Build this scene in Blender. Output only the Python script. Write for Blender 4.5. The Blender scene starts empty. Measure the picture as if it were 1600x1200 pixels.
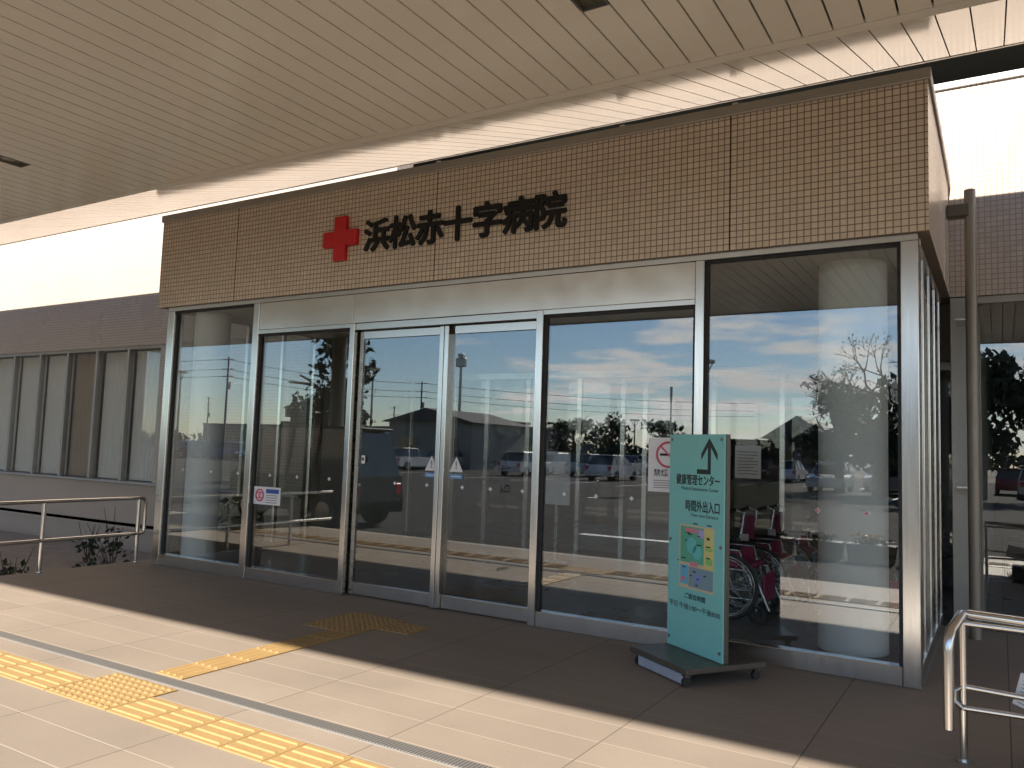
import bpy, math, random
from mathutils import Vector, Matrix
random.seed(7)
S = bpy.context.scene
C = S.collection
R = math.radians

# ------------------------------------------------------------------ camera
cd = bpy.data.cameras.new('camera'); cam = bpy.data.objects.new('camera', cd); C.objects.link(cam)
cd.sensor_fit = 'HORIZONTAL'; cd.sensor_width = 36; cd.lens = 36 * 1254.5 / 1600
cd.clip_start = .05; cd.clip_end = 3000
yaw, pitch, roll = R(31.378), R(4.7014), R(1.9103)
fw = Vector((-math.sin(yaw) * math.cos(pitch), math.cos(yaw) * math.cos(pitch), math.sin(pitch)))
r0 = Vector((math.cos(yaw), math.sin(yaw), 0)); u0 = r0.cross(fw)
rt = r0 * math.cos(roll) + u0 * math.sin(roll); up = -r0 * math.sin(roll) + u0 * math.cos(roll)
M = Matrix(((rt.x, up.x, -fw.x, 0), (rt.y, up.y, -fw.y, -5.891), (rt.z, up.z, -fw.z, 1.45), (0, 0, 0, 1)))
cam.matrix_world = M
S.camera = cam

# ------------------------------------------------------------------ light
SUN_EL, SUN_AZ = 33.6, 4.0          # elevation, degrees to the right (+x) of straight in front of the facade
W = bpy.data.worlds.new('World'); S.world = W; W.use_nodes = True
nt = W.node_tree; N = nt.nodes; N.clear()
def wn(t, **k):
    n = N.new(t)
    for a, b in k.items(): setattr(n, a, b)
    return n
L = nt.links.new
out = wn('ShaderNodeOutputWorld'); bg = wn('ShaderNodeBackground'); L(bg.outputs[0], out.inputs[0])
bg.inputs[1].default_value = .08
sky = wn('ShaderNodeTexSky', sky_type='NISHITA', sun_disc=False, sun_elevation=R(SUN_EL), sun_rotation=R(180 - SUN_AZ))
sky.air_density = 1.0; sky.dust_density = .15; sky.ozone_density = 4.0
tc = wn('ShaderNodeTexCoord'); sp = wn('ShaderNodeSeparateXYZ'); L(tc.outputs['Generated'], sp.inputs[0])
def wm(op, a, b=None, c=None):
    n = wn('ShaderNodeMath', operation=op)
    for i, v in enumerate((a, b, c)):
        if v is None: continue
        if isinstance(v, (int, float)): n.inputs[i].default_value = v
        else: L(v, n.inputs[i])
    return n.outputs[0]
def wr(v, a, b, c=0, d=1):
    n = wn('ShaderNodeMapRange', interpolation_type='SMOOTHSTEP'); L(v, n.inputs[0])
    for i, q in enumerate((a, b, c, d)): n.inputs[i + 1].default_value = q
    return n.outputs[0]
zz = wm('ADD', wm('MAXIMUM', sp.outputs[2], 0), .05)
cb = wn('ShaderNodeCombineXYZ'); L(wm('DIVIDE', sp.outputs[0], zz), cb.inputs[0]); L(wm('DIVIDE', sp.outputs[1], zz), cb.inputs[1])
no = wn('ShaderNodeTexNoise'); no.inputs['Scale'].default_value = .75; no.inputs['Detail'].default_value = 9; no.inputs['Roughness'].default_value = .6
L(cb.outputs[0], no.inputs['Vector'])
az = wm('DIVIDE', sp.outputs[0], wm('MAXIMUM', wm('MULTIPLY', sp.outputs[1], -1), .05))
band = wr(az, -.9, -.35, -.2, .03)
high = wr(sp.outputs[2], .10, .2, .0, -.10)
cl = wr(wm('ADD', wm('ADD', no.outputs[0], band), high), .45, .58)
cl = wm('MULTIPLY', cl, wr(sp.outputs[2], -.01, .05, .35, 1))
mx = wn('ShaderNodeMix', data_type='RGBA'); L(cl, mx.inputs[0]); L(sky.outputs[0], mx.inputs[6]); mx.inputs[7].default_value = (10.2, 10.1, 10.0, 1)
L(mx.outputs[2], bg.inputs[0])

sd = bpy.data.lights.new('sun', 'SUN'); sun = bpy.data.objects.new('sun', sd); C.objects.link(sun)
sd.energy = 5.0; sd.angle = R(.6); sd.color = (1, .92, .81)
e, a = R(SUN_EL), R(SUN_AZ)
to = Vector((math.sin(a) * math.cos(e), -math.cos(a) * math.cos(e), math.sin(e)))
sun.rotation_euler = to.to_track_quat('Z', 'Y').to_euler()
sun.location = to * 60

S.view_settings.view_transform = 'Standard'; S.view_settings.look = 'None'; S.view_settings.gamma = 1
S.view_settings.exposure = 1.52
S.render.engine = 'CYCLES'
cy = S.cycles
cy.max_bounces = 12; cy.diffuse_bounces = 5; cy.glossy_bounces = 6; cy.transparent_max_bounces = 24; cy.transmission_bounces = 8
cy.sample_clamp_indirect = 6; cy.caustics_reflective = False; cy.caustics_refractive = False
cy.use_denoising = True
try: cy.denoiser = 'OPENIMAGEDENOISE'
except Exception: pass

# ------------------------------------------------------------------ materials
def newmat(name):
    m = bpy.data.materials.new(name); m.use_nodes = True
    t = m.node_tree; t.nodes.clear()
    o = t.nodes.new('ShaderNodeOutputMaterial'); return m, t, o
class NB:
    def __init__(s, t): s.t = t
    def n(s, ty, **k):
        x = s.t.nodes.new(ty)
        for a, b in k.items(): setattr(x, a, b)
        return x
    def l(s, a, b): s.t.links.new(a, b)
    def m(s, op, a, b=None, c=None):
        x = s.n('ShaderNodeMath', operation=op)
        for i, v in enumerate((a, b, c)):
            if v is None: continue
            if isinstance(v, (int, float)): x.inputs[i].default_value = v
            else: s.l(v, x.inputs[i])
        return x.outputs[0]
    def mix(s, f, a, b):
        x = s.n('ShaderNodeMix', data_type='RGBA')
        for i, v in ((0, f), (6, a), (7, b)):
            if isinstance(v, (int, float)): x.inputs[i].default_value = v
            elif isinstance(v, tuple): x.inputs[i].default_value = (*v[:3], 1)
            else: s.l(v, x.inputs[i])
        return x.outputs[2]
    def noise(s, sc, det=4, vec=None, rough=.55):
        x = s.n('ShaderNodeTexNoise'); x.inputs['Scale'].default_value = sc; x.inputs['Detail'].default_value = det; x.inputs['Roughness'].default_value = rough
        if vec: s.l(vec, x.inputs['Vector'])
        return x.outputs[0]
    def mr(s, v, a, b, c=0., d=1.):
        x = s.n('ShaderNodeMapRange'); s.l(v, x.inputs[0])
        for i, q in enumerate((a, b, c, d)): x.inputs[i + 1].default_value = q
        return x.outputs[0]
MATS = {}
def mat(name, col, rough=.5, metal=0, var=.12, sc=3., bump=0., bsc=60., rvar=.1, spec=.5, coat=0, stretch=None, sss=0):
    if name in MATS: return MATS[name]
    m, t, o = newmat(name); b = NB(t)
    p = b.n('ShaderNodeBsdfPrincipled'); b.l(p.outputs[0], o.inputs[0])
    g = b.n('ShaderNodeTexCoord'); v = g.outputs['Object']
    if stretch:
        mp = b.n('ShaderNodeMapping'); mp.inputs['Scale'].default_value = stretch; b.l(v, mp.inputs[0]); v = mp.outputs[0]
    n1 = b.noise(sc, 6, v); n2 = b.noise(sc * 6.3, 4, v)
    f = b.m('ADD', b.m('MULTIPLY', n1, .6), b.m('MULTIPLY', n2, .4))
    f = b.mr(f, .3, .7, 1 - var, 1 + var)
    k = b.n('ShaderNodeCombineColor')
    for i in range(3): b.l(b.m('MULTIPLY', f, col[i]), k.inputs[i])
    b.l(k.outputs[0], p.inputs['Base Color'])
    b.l(b.mr(n2, .3, .7, max(.02, rough - rvar), min(1, rough + rvar)), p.inputs['Roughness'])
    p.inputs['Metallic'].default_value = metal; p.inputs['Specular IOR Level'].default_value = spec; p.inputs['Coat Weight'].default_value = coat
    if bump:
        bn = b.n('ShaderNodeBump'); bn.inputs['Strength'].default_value = bump; bn.inputs['Distance'].default_value = .01
        b.l(b.noise(bsc, 4, v), bn.inputs['Height']); b.l(bn.outputs[0], p.inputs['Normal'])
    MATS[name] = m; return m
def tile(name, c1, c2, grout, pu, pv, w, rough, axes, off=(0, 0), bump=.5, dist=.004, dirt=.12, spec=.5, grout2=None):
    """tiles from world position: axes 'wall' (u = x + y, v = z) or 'floor' (u = x, v = y); w = joint width in metres"""
    m, t, o = newmat(name); b = NB(t)
    p = b.n('ShaderNodeBsdfPrincipled'); b.l(p.outputs[0], o.inputs[0])
    g = b.n('ShaderNodeNewGeometry'); s = b.n('ShaderNodeSeparateXYZ'); b.l(g.outputs['Position'], s.inputs[0])
    if axes == 'wall': u, v = b.m('ADD', s.outputs[0], s.outputs[1]), s.outputs[2]
    else: u, v = s.outputs[0], s.outputs[1]
    U = b.m('DIVIDE', b.m('ADD', u, off[0] + 200 * pu), pu); V = b.m('DIVIDE', b.m('ADD', v, off[1] + 200 * pv), pv)
    fu, fv = b.m('FRACT', U), b.m('FRACT', V)
    eu = b.m('MULTIPLY', b.m('MINIMUM', fu, b.m('SUBTRACT', 1, fu)), pu); ev = b.m('MULTIPLY', b.m('MINIMUM', fv, b.m('SUBTRACT', 1, fv)), pv)
    ed = b.m('MINIMUM', eu, ev)
    body = b.mr(ed, w * .35, w * .65)
    wn_ = b.n('ShaderNodeTexWhiteNoise', noise_dimensions='2D'); cc = b.n('ShaderNodeCombineXYZ')
    b.l(b.m('FLOOR', U), cc.inputs[0]); b.l(b.m('FLOOR', V), cc.inputs[1]); b.l(cc.outputs[0], wn_.inputs[0])
    col = b.mix(wn_.outputs[0], c1, c2)
    n1 = b.noise(.9, 6, g.outputs['Position']); n2 = b.noise(40, 3, g.outputs['Position'])
    f = b.mr(b.m('ADD', b.m('MULTIPLY', n1, .75), b.m('MULTIPLY', n2, .25)), .3, .7, 1 - dirt, 1 + dirt)
    k = b.n('ShaderNodeVectorMath', operation='SCALE'); b.l(col, k.inputs[0]); b.l(f, k.inputs['Scale'])
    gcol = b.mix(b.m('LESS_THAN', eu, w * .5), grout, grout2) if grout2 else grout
    b.l(b.mix(body, gcol, k.outputs[0]), p.inputs['Base Color'])
    b.l(b.m('ADD', b.mr(body, 0, 1, .8, rough), b.mr(n1, .3, .7, -.06, .06)), p.inputs['Roughness'])
    p.inputs['Specular IOR Level'].default_value = spec
    bn = b.n('ShaderNodeBump'); bn.inputs['Strength'].default_value = bump; bn.inputs['Distance'].default_value = dist
    b.l(b.m('ADD', body, b.m('MULTIPLY', n2, .08)), bn.inputs['Height']); b.l(bn.outputs[0], p.inputs['Normal'])
    MATS[name] = m; return m
def glassmat(name, tint, refl=.0, rough=0.0):
    m, t, o = newmat(name); b = NB(t)
    ge = b.n('ShaderNodeNewGeometry'); dp_ = b.n('ShaderNodeVectorMath', operation='DOT_PRODUCT'); b.l(ge.outputs['Normal'], dp_.inputs[0]); b.l(ge.outputs['Incoming'], dp_.inputs[1])
    cs = b.m('MINIMUM', b.m('ABSOLUTE', dp_.outputs['Value']), 1.0); r0_ = max(.04, refl)
    gl = b.n('ShaderNodeBsdfGlossy'); gl.inputs['Roughness'].default_value = rough; gl.inputs['Color'].default_value = (1, 1, 1, 1)
    tr = b.n('ShaderNodeBsdfTransparent'); tr.inputs[0].default_value = (*tint, 1)
    g = b.n('ShaderNodeTexCoord'); bn = b.n('ShaderNodeBump'); bn.inputs['Strength'].default_value = .02; bn.inputs['Distance'].default_value = .0012
    b.l(b.noise(1.1, 1, g.outputs['Object']), bn.inputs['Height']); b.l(bn.outputs[0], gl.inputs['Normal'])
    fac = b.m('ADD', b.m('MULTIPLY', b.m('POWER', b.m('SUBTRACT', 1.0, cs), 5.0), 1 - r0_), r0_)
    x = b.n('ShaderNodeMixShader'); b.l(fac, x.inputs[0]); b.l(tr.outputs[0], x.inputs[1]); b.l(gl.outputs[0], x.inputs[2])
    b.l(x.outputs[0], o.inputs[0]); MATS[name] = m; return m

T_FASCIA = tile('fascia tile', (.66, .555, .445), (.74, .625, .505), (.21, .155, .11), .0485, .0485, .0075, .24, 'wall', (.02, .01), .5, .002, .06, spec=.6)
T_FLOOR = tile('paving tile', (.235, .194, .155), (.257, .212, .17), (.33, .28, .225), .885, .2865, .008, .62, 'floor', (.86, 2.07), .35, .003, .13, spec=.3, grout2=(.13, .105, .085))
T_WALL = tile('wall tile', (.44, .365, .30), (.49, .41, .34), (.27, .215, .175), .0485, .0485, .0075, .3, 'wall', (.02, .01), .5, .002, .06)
T_INNER = tile('inner floor tile', (.18, .17, .15), (.2, .19, .17), (.1, .09, .08), .6, .6, .006, .3, 'floor', (0, 0), .3, .002, .05)
STEEL = mat('brushed steel', (.62, .60, .56), .23, 1, .03, 2, 0, 300, .04, stretch=(6, 6, .2))
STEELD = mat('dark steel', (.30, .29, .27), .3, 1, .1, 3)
ALU = mat('grey aluminium', (.36, .345, .32), .42, .75, .08, 4)
PANEL = mat('satin header panel', (.72, .675, .6), .2, .9, .02, .8, 0, 3, .03)
SOFFIT = mat('soffit enamel', (.90, .865, .775), .13, 0, .03, 1.5, 0, 1, .03, spec=.55)
GROOVE = mat('soffit groove', (.05, .045, .035), .8)
ROOF = mat('roof sheet', (.09, .088, .085), .7, spec=.2)
GLASS = glassmat('solar glass', (.9, .92, .91), .105)
GLASSI = glassmat('clear glass', (.9, .92, .91), .0)
GLASSD = glassmat('window glass', (.93, .94, .93), .0)
WHITE = mat('white paint', (.78, .77, .74), .45)
COLUMN = mat('pale column paint', (.88, .89, .88), .4, 0, .03)
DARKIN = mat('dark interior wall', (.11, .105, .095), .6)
INWALL = mat('interior wall', (.42, .40, .36), .6)
CEIL = mat('interior ceiling', (.45, .45, .43), .7)
RUBBER = mat('black rubber', (.02, .02, .02), .6)
BLACK = mat('black paint', (.014, .013, .012), .45, 0, .1, spec=.25)
RED = mat('red enamel', (.62, .014, .02), .4, 0, .03)
TEAL = mat('teal board', (.22, .56, .53), .4, 0, .05, 1.5)
BROWNM = mat('brown metal', (.13, .115, .095), .42, .5, .1, 5)
YEL = mat('yellow tactile tile', (.325, .208, .085), .65, 0, .09, 6, .1, 200)
LETTERG = mat('light lettering', (.55, .56, .55), .5)
INK = mat('black ink', (.02, .03, .03), .5)
ASPH = mat('asphalt', (.042, .041, .04), .95, 0, .25, 1.5, .2, 60, spec=.08)
SOIL = mat('soil', (.09, .07, .05), .95, 0, .3, 3, .6, 40)
CONC = mat('concrete', (.34, .33, .31), .8, 0, .12, 2, .2, 60)
BLIND = mat('grey blind cloth', (.72, .70, .65), .8, 0, .05, 2)
BLINDB = mat('brown blind cloth', (.36, .28, .2), .8, 0, .06, 2)
LEAF = mat('dark leaf', (.028, .042, .018), .6, 0, .35, .6)
LEAF2 = mat('green leaf', (.05, .075, .025), .6, 0, .35, .8)
BARK = mat('bark', (.07, .055, .042), .9, 0, .25, 6, .5, 30)
WOODP = mat('grey utility pole', (.16, .155, .15), .8)
MAROON = mat('maroon vinyl', (.40, .045, .12), .4, 0, .1, 6)
TYRE = mat('grey tyre', (.06, .06, .06), .7)
CARGL = mat('car glass', (.012, .016, .018), .06, 0, .02, spec=.8)
PLASTER = mat('grey purple wall panel', (.44, .355, .28), .6, 0, .05, 1.2, .05, 30)
FLUE = mat('downpipe paint', (.27, .235, .19), .38, .3, .06, 3)

# ------------------------------------------------------------------ mesh builder
class MB:
    def __init__(s): s.v = []; s.f = []; s.m = []; s.mats = []; s.sm = []
    def mi(s, m):
        if m not in s.mats: s.mats.append(m)
        return s.mats.index(m)
    def add(s, vs, fs, m, smooth=False):
        o = len(s.v); s.v += [tuple(q) for q in vs]; k = s.mi(m)
        for f in fs: s.f.append([i + o for i in f]); s.m.append(k); s.sm.append(smooth)
        return s
    def box(s, x0, x1, y0, y1, z0, z1, m, bev=0, X=None):
        if x1 < x0: x0, x1 = x1, x0
        if y1 < y0: y0, y1 = y1, y0
        if z1 < z0: z0, z1 = z1, z0
        if bev <= 0:
            vs = [(x, y, z) for z in (z0, z1) for y in (y0, y1) for x in (x0, x1)]
            fs = [(0, 2, 3, 1), (4, 5, 7, 6), (0, 1, 5, 4), (2, 6, 7, 3), (0, 4, 6, 2), (1, 3, 7, 5)]
        else:
            b = min(bev, .45 * min(x1 - x0, y1 - y0, z1 - z0)); vs = []; idx = {}
            xs, ys, zs = (x0, x1), (y0, y1), (z0, z1)
            for i in range(2):
                for j in range(2):
                    for k in range(2):
                        sx, sy, sz = (1 - 2 * i), (1 - 2 * j), (1 - 2 * k)
                        for ax in range(3):
                            q = [xs[i] + sx * b, ys[j] + sy * b, zs[k] + sz * b]; q[ax] = (xs[i], ys[j], zs[k])[ax]
                            idx[i, j, k, ax] = len(vs); vs.append(tuple(q))
            fs = []
            def F(l, nrm):
                a, c, d = (Vector(vs[l[0]]), Vector(vs[l[1]]), Vector(vs[l[2]]))
                if (c - a).cross(d - c).dot(Vector(nrm)) < 0: l = l[::-1]
                fs.append(l)
            for ax in range(3):
                o1, o2 = [q for q in range(3) if q != ax]
                for sd_ in range(2):
                    l = []
                    for (p, q) in ((0, 0), (1, 0), (1, 1), (0, 1)):
                        ijk = [0, 0, 0]; ijk[ax] = sd_; ijk[o1] = p; ijk[o2] = q; l.append(idx[(*ijk, ax)])
                    nr = [0, 0, 0]; nr[ax] = 2 * sd_ - 1; F(l, nr)
                for p in range(2):
                    for q in range(2):
                        A = [0, 0, 0]; A[o1] = p; A[o2] = q; B = A[:]; A[ax] = 0; B[ax] = 1
                        nr = [0, 0, 0]; nr[o1] = 2 * p - 1; nr[o2] = 2 * q - 1
                        F([idx[(*A, o1)], idx[(*B, o1)], idx[(*B, o2)], idx[(*A, o2)]], nr)
            for i in range(2):
                for j in range(2):
                    for k in range(2): F([idx[i, j, k, q] for q in range(3)], (2 * i - 1, 2 * j - 1, 2 * k - 1))
        if X is not None: vs = [X @ Vector(q) for q in vs]
        return s.add(vs, fs, m)
    def tube(s, pts, r, m, n=10, cap=True, smooth=True):
        P = [Vector(q) for q in pts]; rs = r if isinstance(r, (list, tuple)) else [r] * len(P)
        vs = []; fs = []; prev = None
        for i, p in enumerate(P):
            d = (P[min(i + 1, len(P) - 1)] - P[max(i - 1, 0)]).normalized()
            if prev is None:
                a = Vector((0, 0, 1)) if abs(d.z) < .9 else Vector((1, 0, 0)); x = d.cross(a).normalized()
            else: x = (prev - d * prev.dot(d)).normalized()
            prev = x; y = d.cross(x)
            for k in range(n): t = 2 * math.pi * k / n; vs.append(p + (x * math.cos(t) + y * math.sin(t)) * rs[i])
        for i in range(len(P) - 1):
            for k in range(n):
                fs.append((i * n + k, i * n + (k + 1) % n, (i + 1) * n + (k + 1) % n, (i + 1) * n + k))
        s.add(vs, fs, m, smooth)
        if cap:
            s.add(vs[:n], [tuple(range(n))[::-1]], m); s.add(vs[-n:], [tuple(range(n))], m)
        return s
    def ring(s, c, ax, R_, r, m, n=28, k=6, arc=(0, 2 * math.pi)):
        c = Vector(c); ax = Vector(ax).normalized(); a = Vector((0, 0, 1)) if abs(ax.z) < .9 else Vector((1, 0, 0))
        x = ax.cross(a).normalized(); y = ax.cross(x)
        full = arc[1] - arc[0] > 6.28
        pts = []
        for i in range(n + (0 if full else 1)):
            t = arc[0] + (arc[1] - arc[0]) * i / n; pts.append((x * math.cos(t) + y * math.sin(t)))
        vs = []; fs = []
        for d in pts:
            for j in range(k):
                w = 2 * math.pi * j / k; vs.append(c + d * (R_ + r * math.cos(w)) + ax * (r * math.sin(w)))
        L_ = len(pts)
        for i in range(L_ if full else L_ - 1):
            for j in range(k): fs.append((i * k + j, ((i + 1) % L_) * k + j, ((i + 1) % L_) * k + (j + 1) % k, i * k + (j + 1) % k))
        return s.add(vs, fs, m, True)
    def prism(s, poly, axis, a, b, m):
        """poly: 2D list in the two other axes (ordered), extruded along axis from a to b"""
        def P(q, t):
            return (t, q[0], q[1]) if axis == 0 else ((q[0], t, q[1]) if axis == 1 else (q[0], q[1], t))
        n = len(poly); vs = [P(q, a) for q in poly] + [P(q, b) for q in poly]
        ar = sum(poly[i][0] * poly[(i + 1) % n][1] - poly[(i + 1) % n][0] * poly[i][1] for i in range(n))
        fl = (ar > 0) ^ (axis == 1) ^ (b < a)
        fs = [tuple(range(n))[::-1], tuple(range(n, 2 * n))] + [(i, (i + 1) % n, n + (i + 1) % n, n + i) for i in range(n)]
        if not fl: fs = [f[::-1] for f in fs]
        return s.add(vs, fs, m)
    def ell(s, c, r, m, nu=16, nv=10):
        vs = []; fs = []
        for j in range(nv + 1):
            ph = math.pi * j / nv
            for i in range(nu):
                t = 2 * math.pi * i / nu; vs.append((c[0] + r[0] * math.sin(ph) * math.cos(t), c[1] + r[1] * math.sin(ph) * math.sin(t), c[2] + r[2] * math.cos(ph)))
        for j in range(nv):
            for i in range(nu): fs.append((j * nu + i, (j + 1) * nu + i, (j + 1) * nu + (i + 1) % nu, j * nu + (i + 1) % nu))
        return s.add(vs, fs, m, True)
    def leaves(s, c, r, n, size, m, shell=.35):
        for _ in range(n):
            while True:
                d = Vector((random.uniform(-1, 1), random.uniform(-1, 1), random.uniform(-1, 1)))
                if .05 < d.length < 1: break
            d = d.normalized() * (shell + (1 - shell) * random.random())
            p = Vector((c[0] + d.x * r[0], c[1] + d.y * r[1], c[2] + d.z * r[2]))
            a = Vector((random.gauss(0, 1), random.gauss(0, 1), random.gauss(0, 1))).normalized(); b = a.orthogonal().normalized(); b.rotate(Matrix.Rotation(random.random() * 6.28, 3, a))
            c2 = a.cross(b); h = size * random.uniform(.5, 1.3)
            s.add([p - b * h, p + c2 * h * .5, p + b * h, p - c2 * h * .5], [(0, 1, 2, 3)], m)
        return s
    def obj(s, name, parent=None, local=False):
        off = Vector((0, 0, 0)); q = parent
        while q is not None: off += q.location; q = q.parent
        if local: off = Vector((0, 0, 0))
        me = bpy.data.meshes.new(name)
        me.from_pydata([tuple(Vector(v) - off) for v in s.v], [], s.f)
        for m in s.mats: me.materials.append(m)
        me.polygons.foreach_set('material_index', s.m); me.polygons.foreach_set('use_smooth', s.sm); me.update()
        o = bpy.data.objects.new(name, me); C.objects.link(o); o.parent = parent
        return o
def tag(o, label=None, cat=None, group=None, kind=None):
    for k, v in (('label', label), ('category', cat), ('group', group), ('kind', kind)):
        if v: o[k] = v
    return o
def thing(name, label, cat, loc=(0, 0, 0), group=None):
    o = bpy.data.objects.new(name, None); C.objects.link(o); o.empty_display_size = .2; o.location = loc
    return tag(o, label, cat, group)
def copy_tree(o, parent=None):
    c = o.copy(); C.objects.link(c); c.parent = parent
    for ch in list(o.children): copy_tree(ch, c)
    return c
def place(proto, first, loc, rz, label=None):
    o = proto if first else copy_tree(proto)
    o.location = loc; o.rotation_euler = (0, 0, rz)
    if label: o['label'] = label
    return o
def struct(o): o['kind'] = 'structure'; return o

def text_mesh(s, size, bold=0.0, width=None, depth=.002):
    """returns (verts, faces, w, h) of extruded text lying in x/z plane facing -y, left-bottom at 0"""
    cu = bpy.data.curves.new('txt', 'FONT'); cu.body = s; cu.size = size; cu.offset = bold * size; cu.extrude = depth / 2; cu.resolution_u = 3
    ob = bpy.data.objects.new('txt', cu); C.objects.link(ob); bpy.context.view_layer.update()
    me = bpy.data.meshes.new_from_object(ob.evaluated_get(bpy.context.evaluated_depsgraph_get()))
    vs = [Vector(v.co) for v in me.vertices]; fs = [tuple(p.vertices) for p in me.polygons]
    bpy.data.objects.remove(ob); bpy.data.curves.remove(cu); bpy.data.meshes.remove(me)
    x0 = min(v.x for v in vs); x1 = max(v.x for v in vs); y0 = min(v.y for v in vs); y1 = max(v.y for v in vs)
    k = (width / (x1 - x0)) if width else 1
    vs = [Vector(((v.x - x0) * k, -v.z, v.y - y0)) for v in vs]
    return vs, fs, (x1 - x0) * k, y1 - y0

# ------------------------------------------------------------------ ground and roads
struct(tag(MB().box(-900, 900, -1500, 200, -.62, -.55, SOIL).obj('ground')))
b = MB()
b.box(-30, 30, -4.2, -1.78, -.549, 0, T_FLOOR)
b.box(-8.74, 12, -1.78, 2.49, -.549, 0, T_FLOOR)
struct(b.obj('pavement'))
b = MB(); b.box(-30, 30, -4.36, -4.2, -.549, -.004, CONC, .01); struct(b.obj('kerb'))
struct(MB().box(-150, 90, -78, -4.361, -.548, -.13, ASPH).obj('road'))
b = MB()
for x in range(-79, 20, 3): 
    for y in (-35, -49): b.box(x, x + .12, y, y + 5, -.13, -.126, WHITE)
b.box(-7, -4.6, -8.3, -8.05, -.13, -.126, WHITE)
struct(b.obj('road_markings'))
b = MB(); b.box(-40, -8.76, -1.74, 2.44, -.549, -.42, mat('bed gravel', (.26, .22, .18), .95, 0, .25, 4, .5, 60)); struct(b.obj('planting_bed'))

# drain channel
dt = thing('drain_channel', 'long grey slotted drain channel set across the sunlit beige paving', 'drain', (-4, -2.71, 0))
b = MB(); b.box(-30, 30, -2.765, -2.665, .0005, .004, mat('drain frame', (.2, .19, .175), .6)); b.obj('edge_frame', dt)
m, t, o_ = newmat('drain slots'); nb = NB(t); p_ = nb.n('ShaderNodeBsdfPrincipled'); nb.l(p_.outputs[0], o_.inputs[0])
g_ = nb.n('ShaderNodeNewGeometry'); s_ = nb.n('ShaderNodeSeparateXYZ'); nb.l(g_.outputs['Position'], s_.inputs[0])
fr_ = nb.m('FRACT', nb.m('MULTIPLY', nb.m('ADD', s_.outputs[0], 100), 50))
nb.l(nb.mix(nb.mr(fr_, .45, .55), (.17, .16, .15), (.06, .058, .055)), p_.inputs['Base Color']); p_.inputs['Roughness'].default_value = .5; p_.inputs['Metallic'].default_value = 0
b = MB(); b.box(-30, 30, -2.757, -2.673, .004, .008, m); b.obj('slotted_cover', dt)

# tactile paving
def bar(bm, x, y, ln, along_x, z0=.008, h=.006, w=.028):
    a, c = (ln / 2, w / 2) if along_x else (w / 2, ln / 2); q = .007
    vs = [(x - a, y - c, z0), (x + a, y - c, z0), (x + a, y + c, z0), (x - a, y + c, z0), (x - a + q, y - c + q, z0 + h), (x + a - q, y - c + q, z0 + h), (x + a - q, y + c - q, z0 + h), (x - a + q, y + c - q, z0 + h)]
    bm.add(vs, [(4, 5, 6, 7), (0, 1, 5, 4), (1, 2, 6, 5), (2, 3, 7, 6), (3, 0, 4, 7)], YEL)
def dot(bm, x, y, z0=.008, h=.006, r=.017):
    n = 8; vs = [(x + r * math.cos(6.2832 * i / n), y + r * math.sin(6.2832 * i / n), z0) for i in range(n)] + [(x + r * .6 * math.cos(6.2832 * i / n), y + r * .6 * math.sin(6.2832 * i / n), z0 + h) for i in range(n)]
    bm.add(vs, [tuple(range(n, 2 * n))] + [(i, (i + 1) % n, n + (i + 1) % n, n + i) for i in range(n)], YEL, True)
def dots_area(bm, x0, x1, y0, y1, nx, ny):
    bm.box(x0, x1, y0, y1, .001, .008, YEL)
    for i in range(nx):
        for j in range(ny): dot(bm, x0 + (i + .5) * (x1 - x0) / nx, y0 + (j + .5) * (y1 - y0) / ny)
tp = thing('tactile_paving', 'yellow tactile guide strip running along the drain in full sun', 'tactile paving', (-4.3, -3.09, 0))
b = MB(); y0, y1 = -3.235, -2.955; ws = .30
def strip_x(bm, xa, xb):
    n = max(1, round(abs(xb - xa) / ws)); w = (xb - xa) / n
    for i in range(n):
        bm.box(xa + i * w + .002, xa + (i + 1) * w - .002, y0, y1, .001, .008, YEL)
        for j in range(4): bar(bm, xa + (i + .5) * w, y0 + (j + .5) * (y1 - y0) / 4, w - .035, True)
strip_x(b, -12, -4.66); b.obj('guide_bars', tp)
b = MB(); strip_x(b, -4.075, 2.5); b.obj('guide_bars', tp)
b = MB(); dots_area(b, -4.655, -4.08, y0, -2.795, 10, 8); b.obj('warning_dots', tp)
tp2 = thing('tactile_paving', 'yellow tactile path leading from the drain into the shade before the doors', 'tactile paving', (-4.37, -1.8, 0))
b = MB(); xa, xb = -4.495, -4.245; n = 6; yA, yB = -2.645, -1.13
for i in range(n):
    w = (yB - yA) / n; b.box(xa, xb, yA + i * w + .002, yA + (i + 1) * w - .002, .001, .008, YEL)
    for j in range(4): bar(b, xa + (j + .5) * (xb - xa) / 4, yA + (i + .5) * w, w - .035, False)
b.obj('guide_bars', tp2)
b = MB(); dots_area(b, -4.8, -4.245, -1.125, -.5, 10, 11); dots_area(b, -4.24, -3.93, -.87, -.58, 5, 5); b.obj('warning_dots', tp2)

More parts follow.
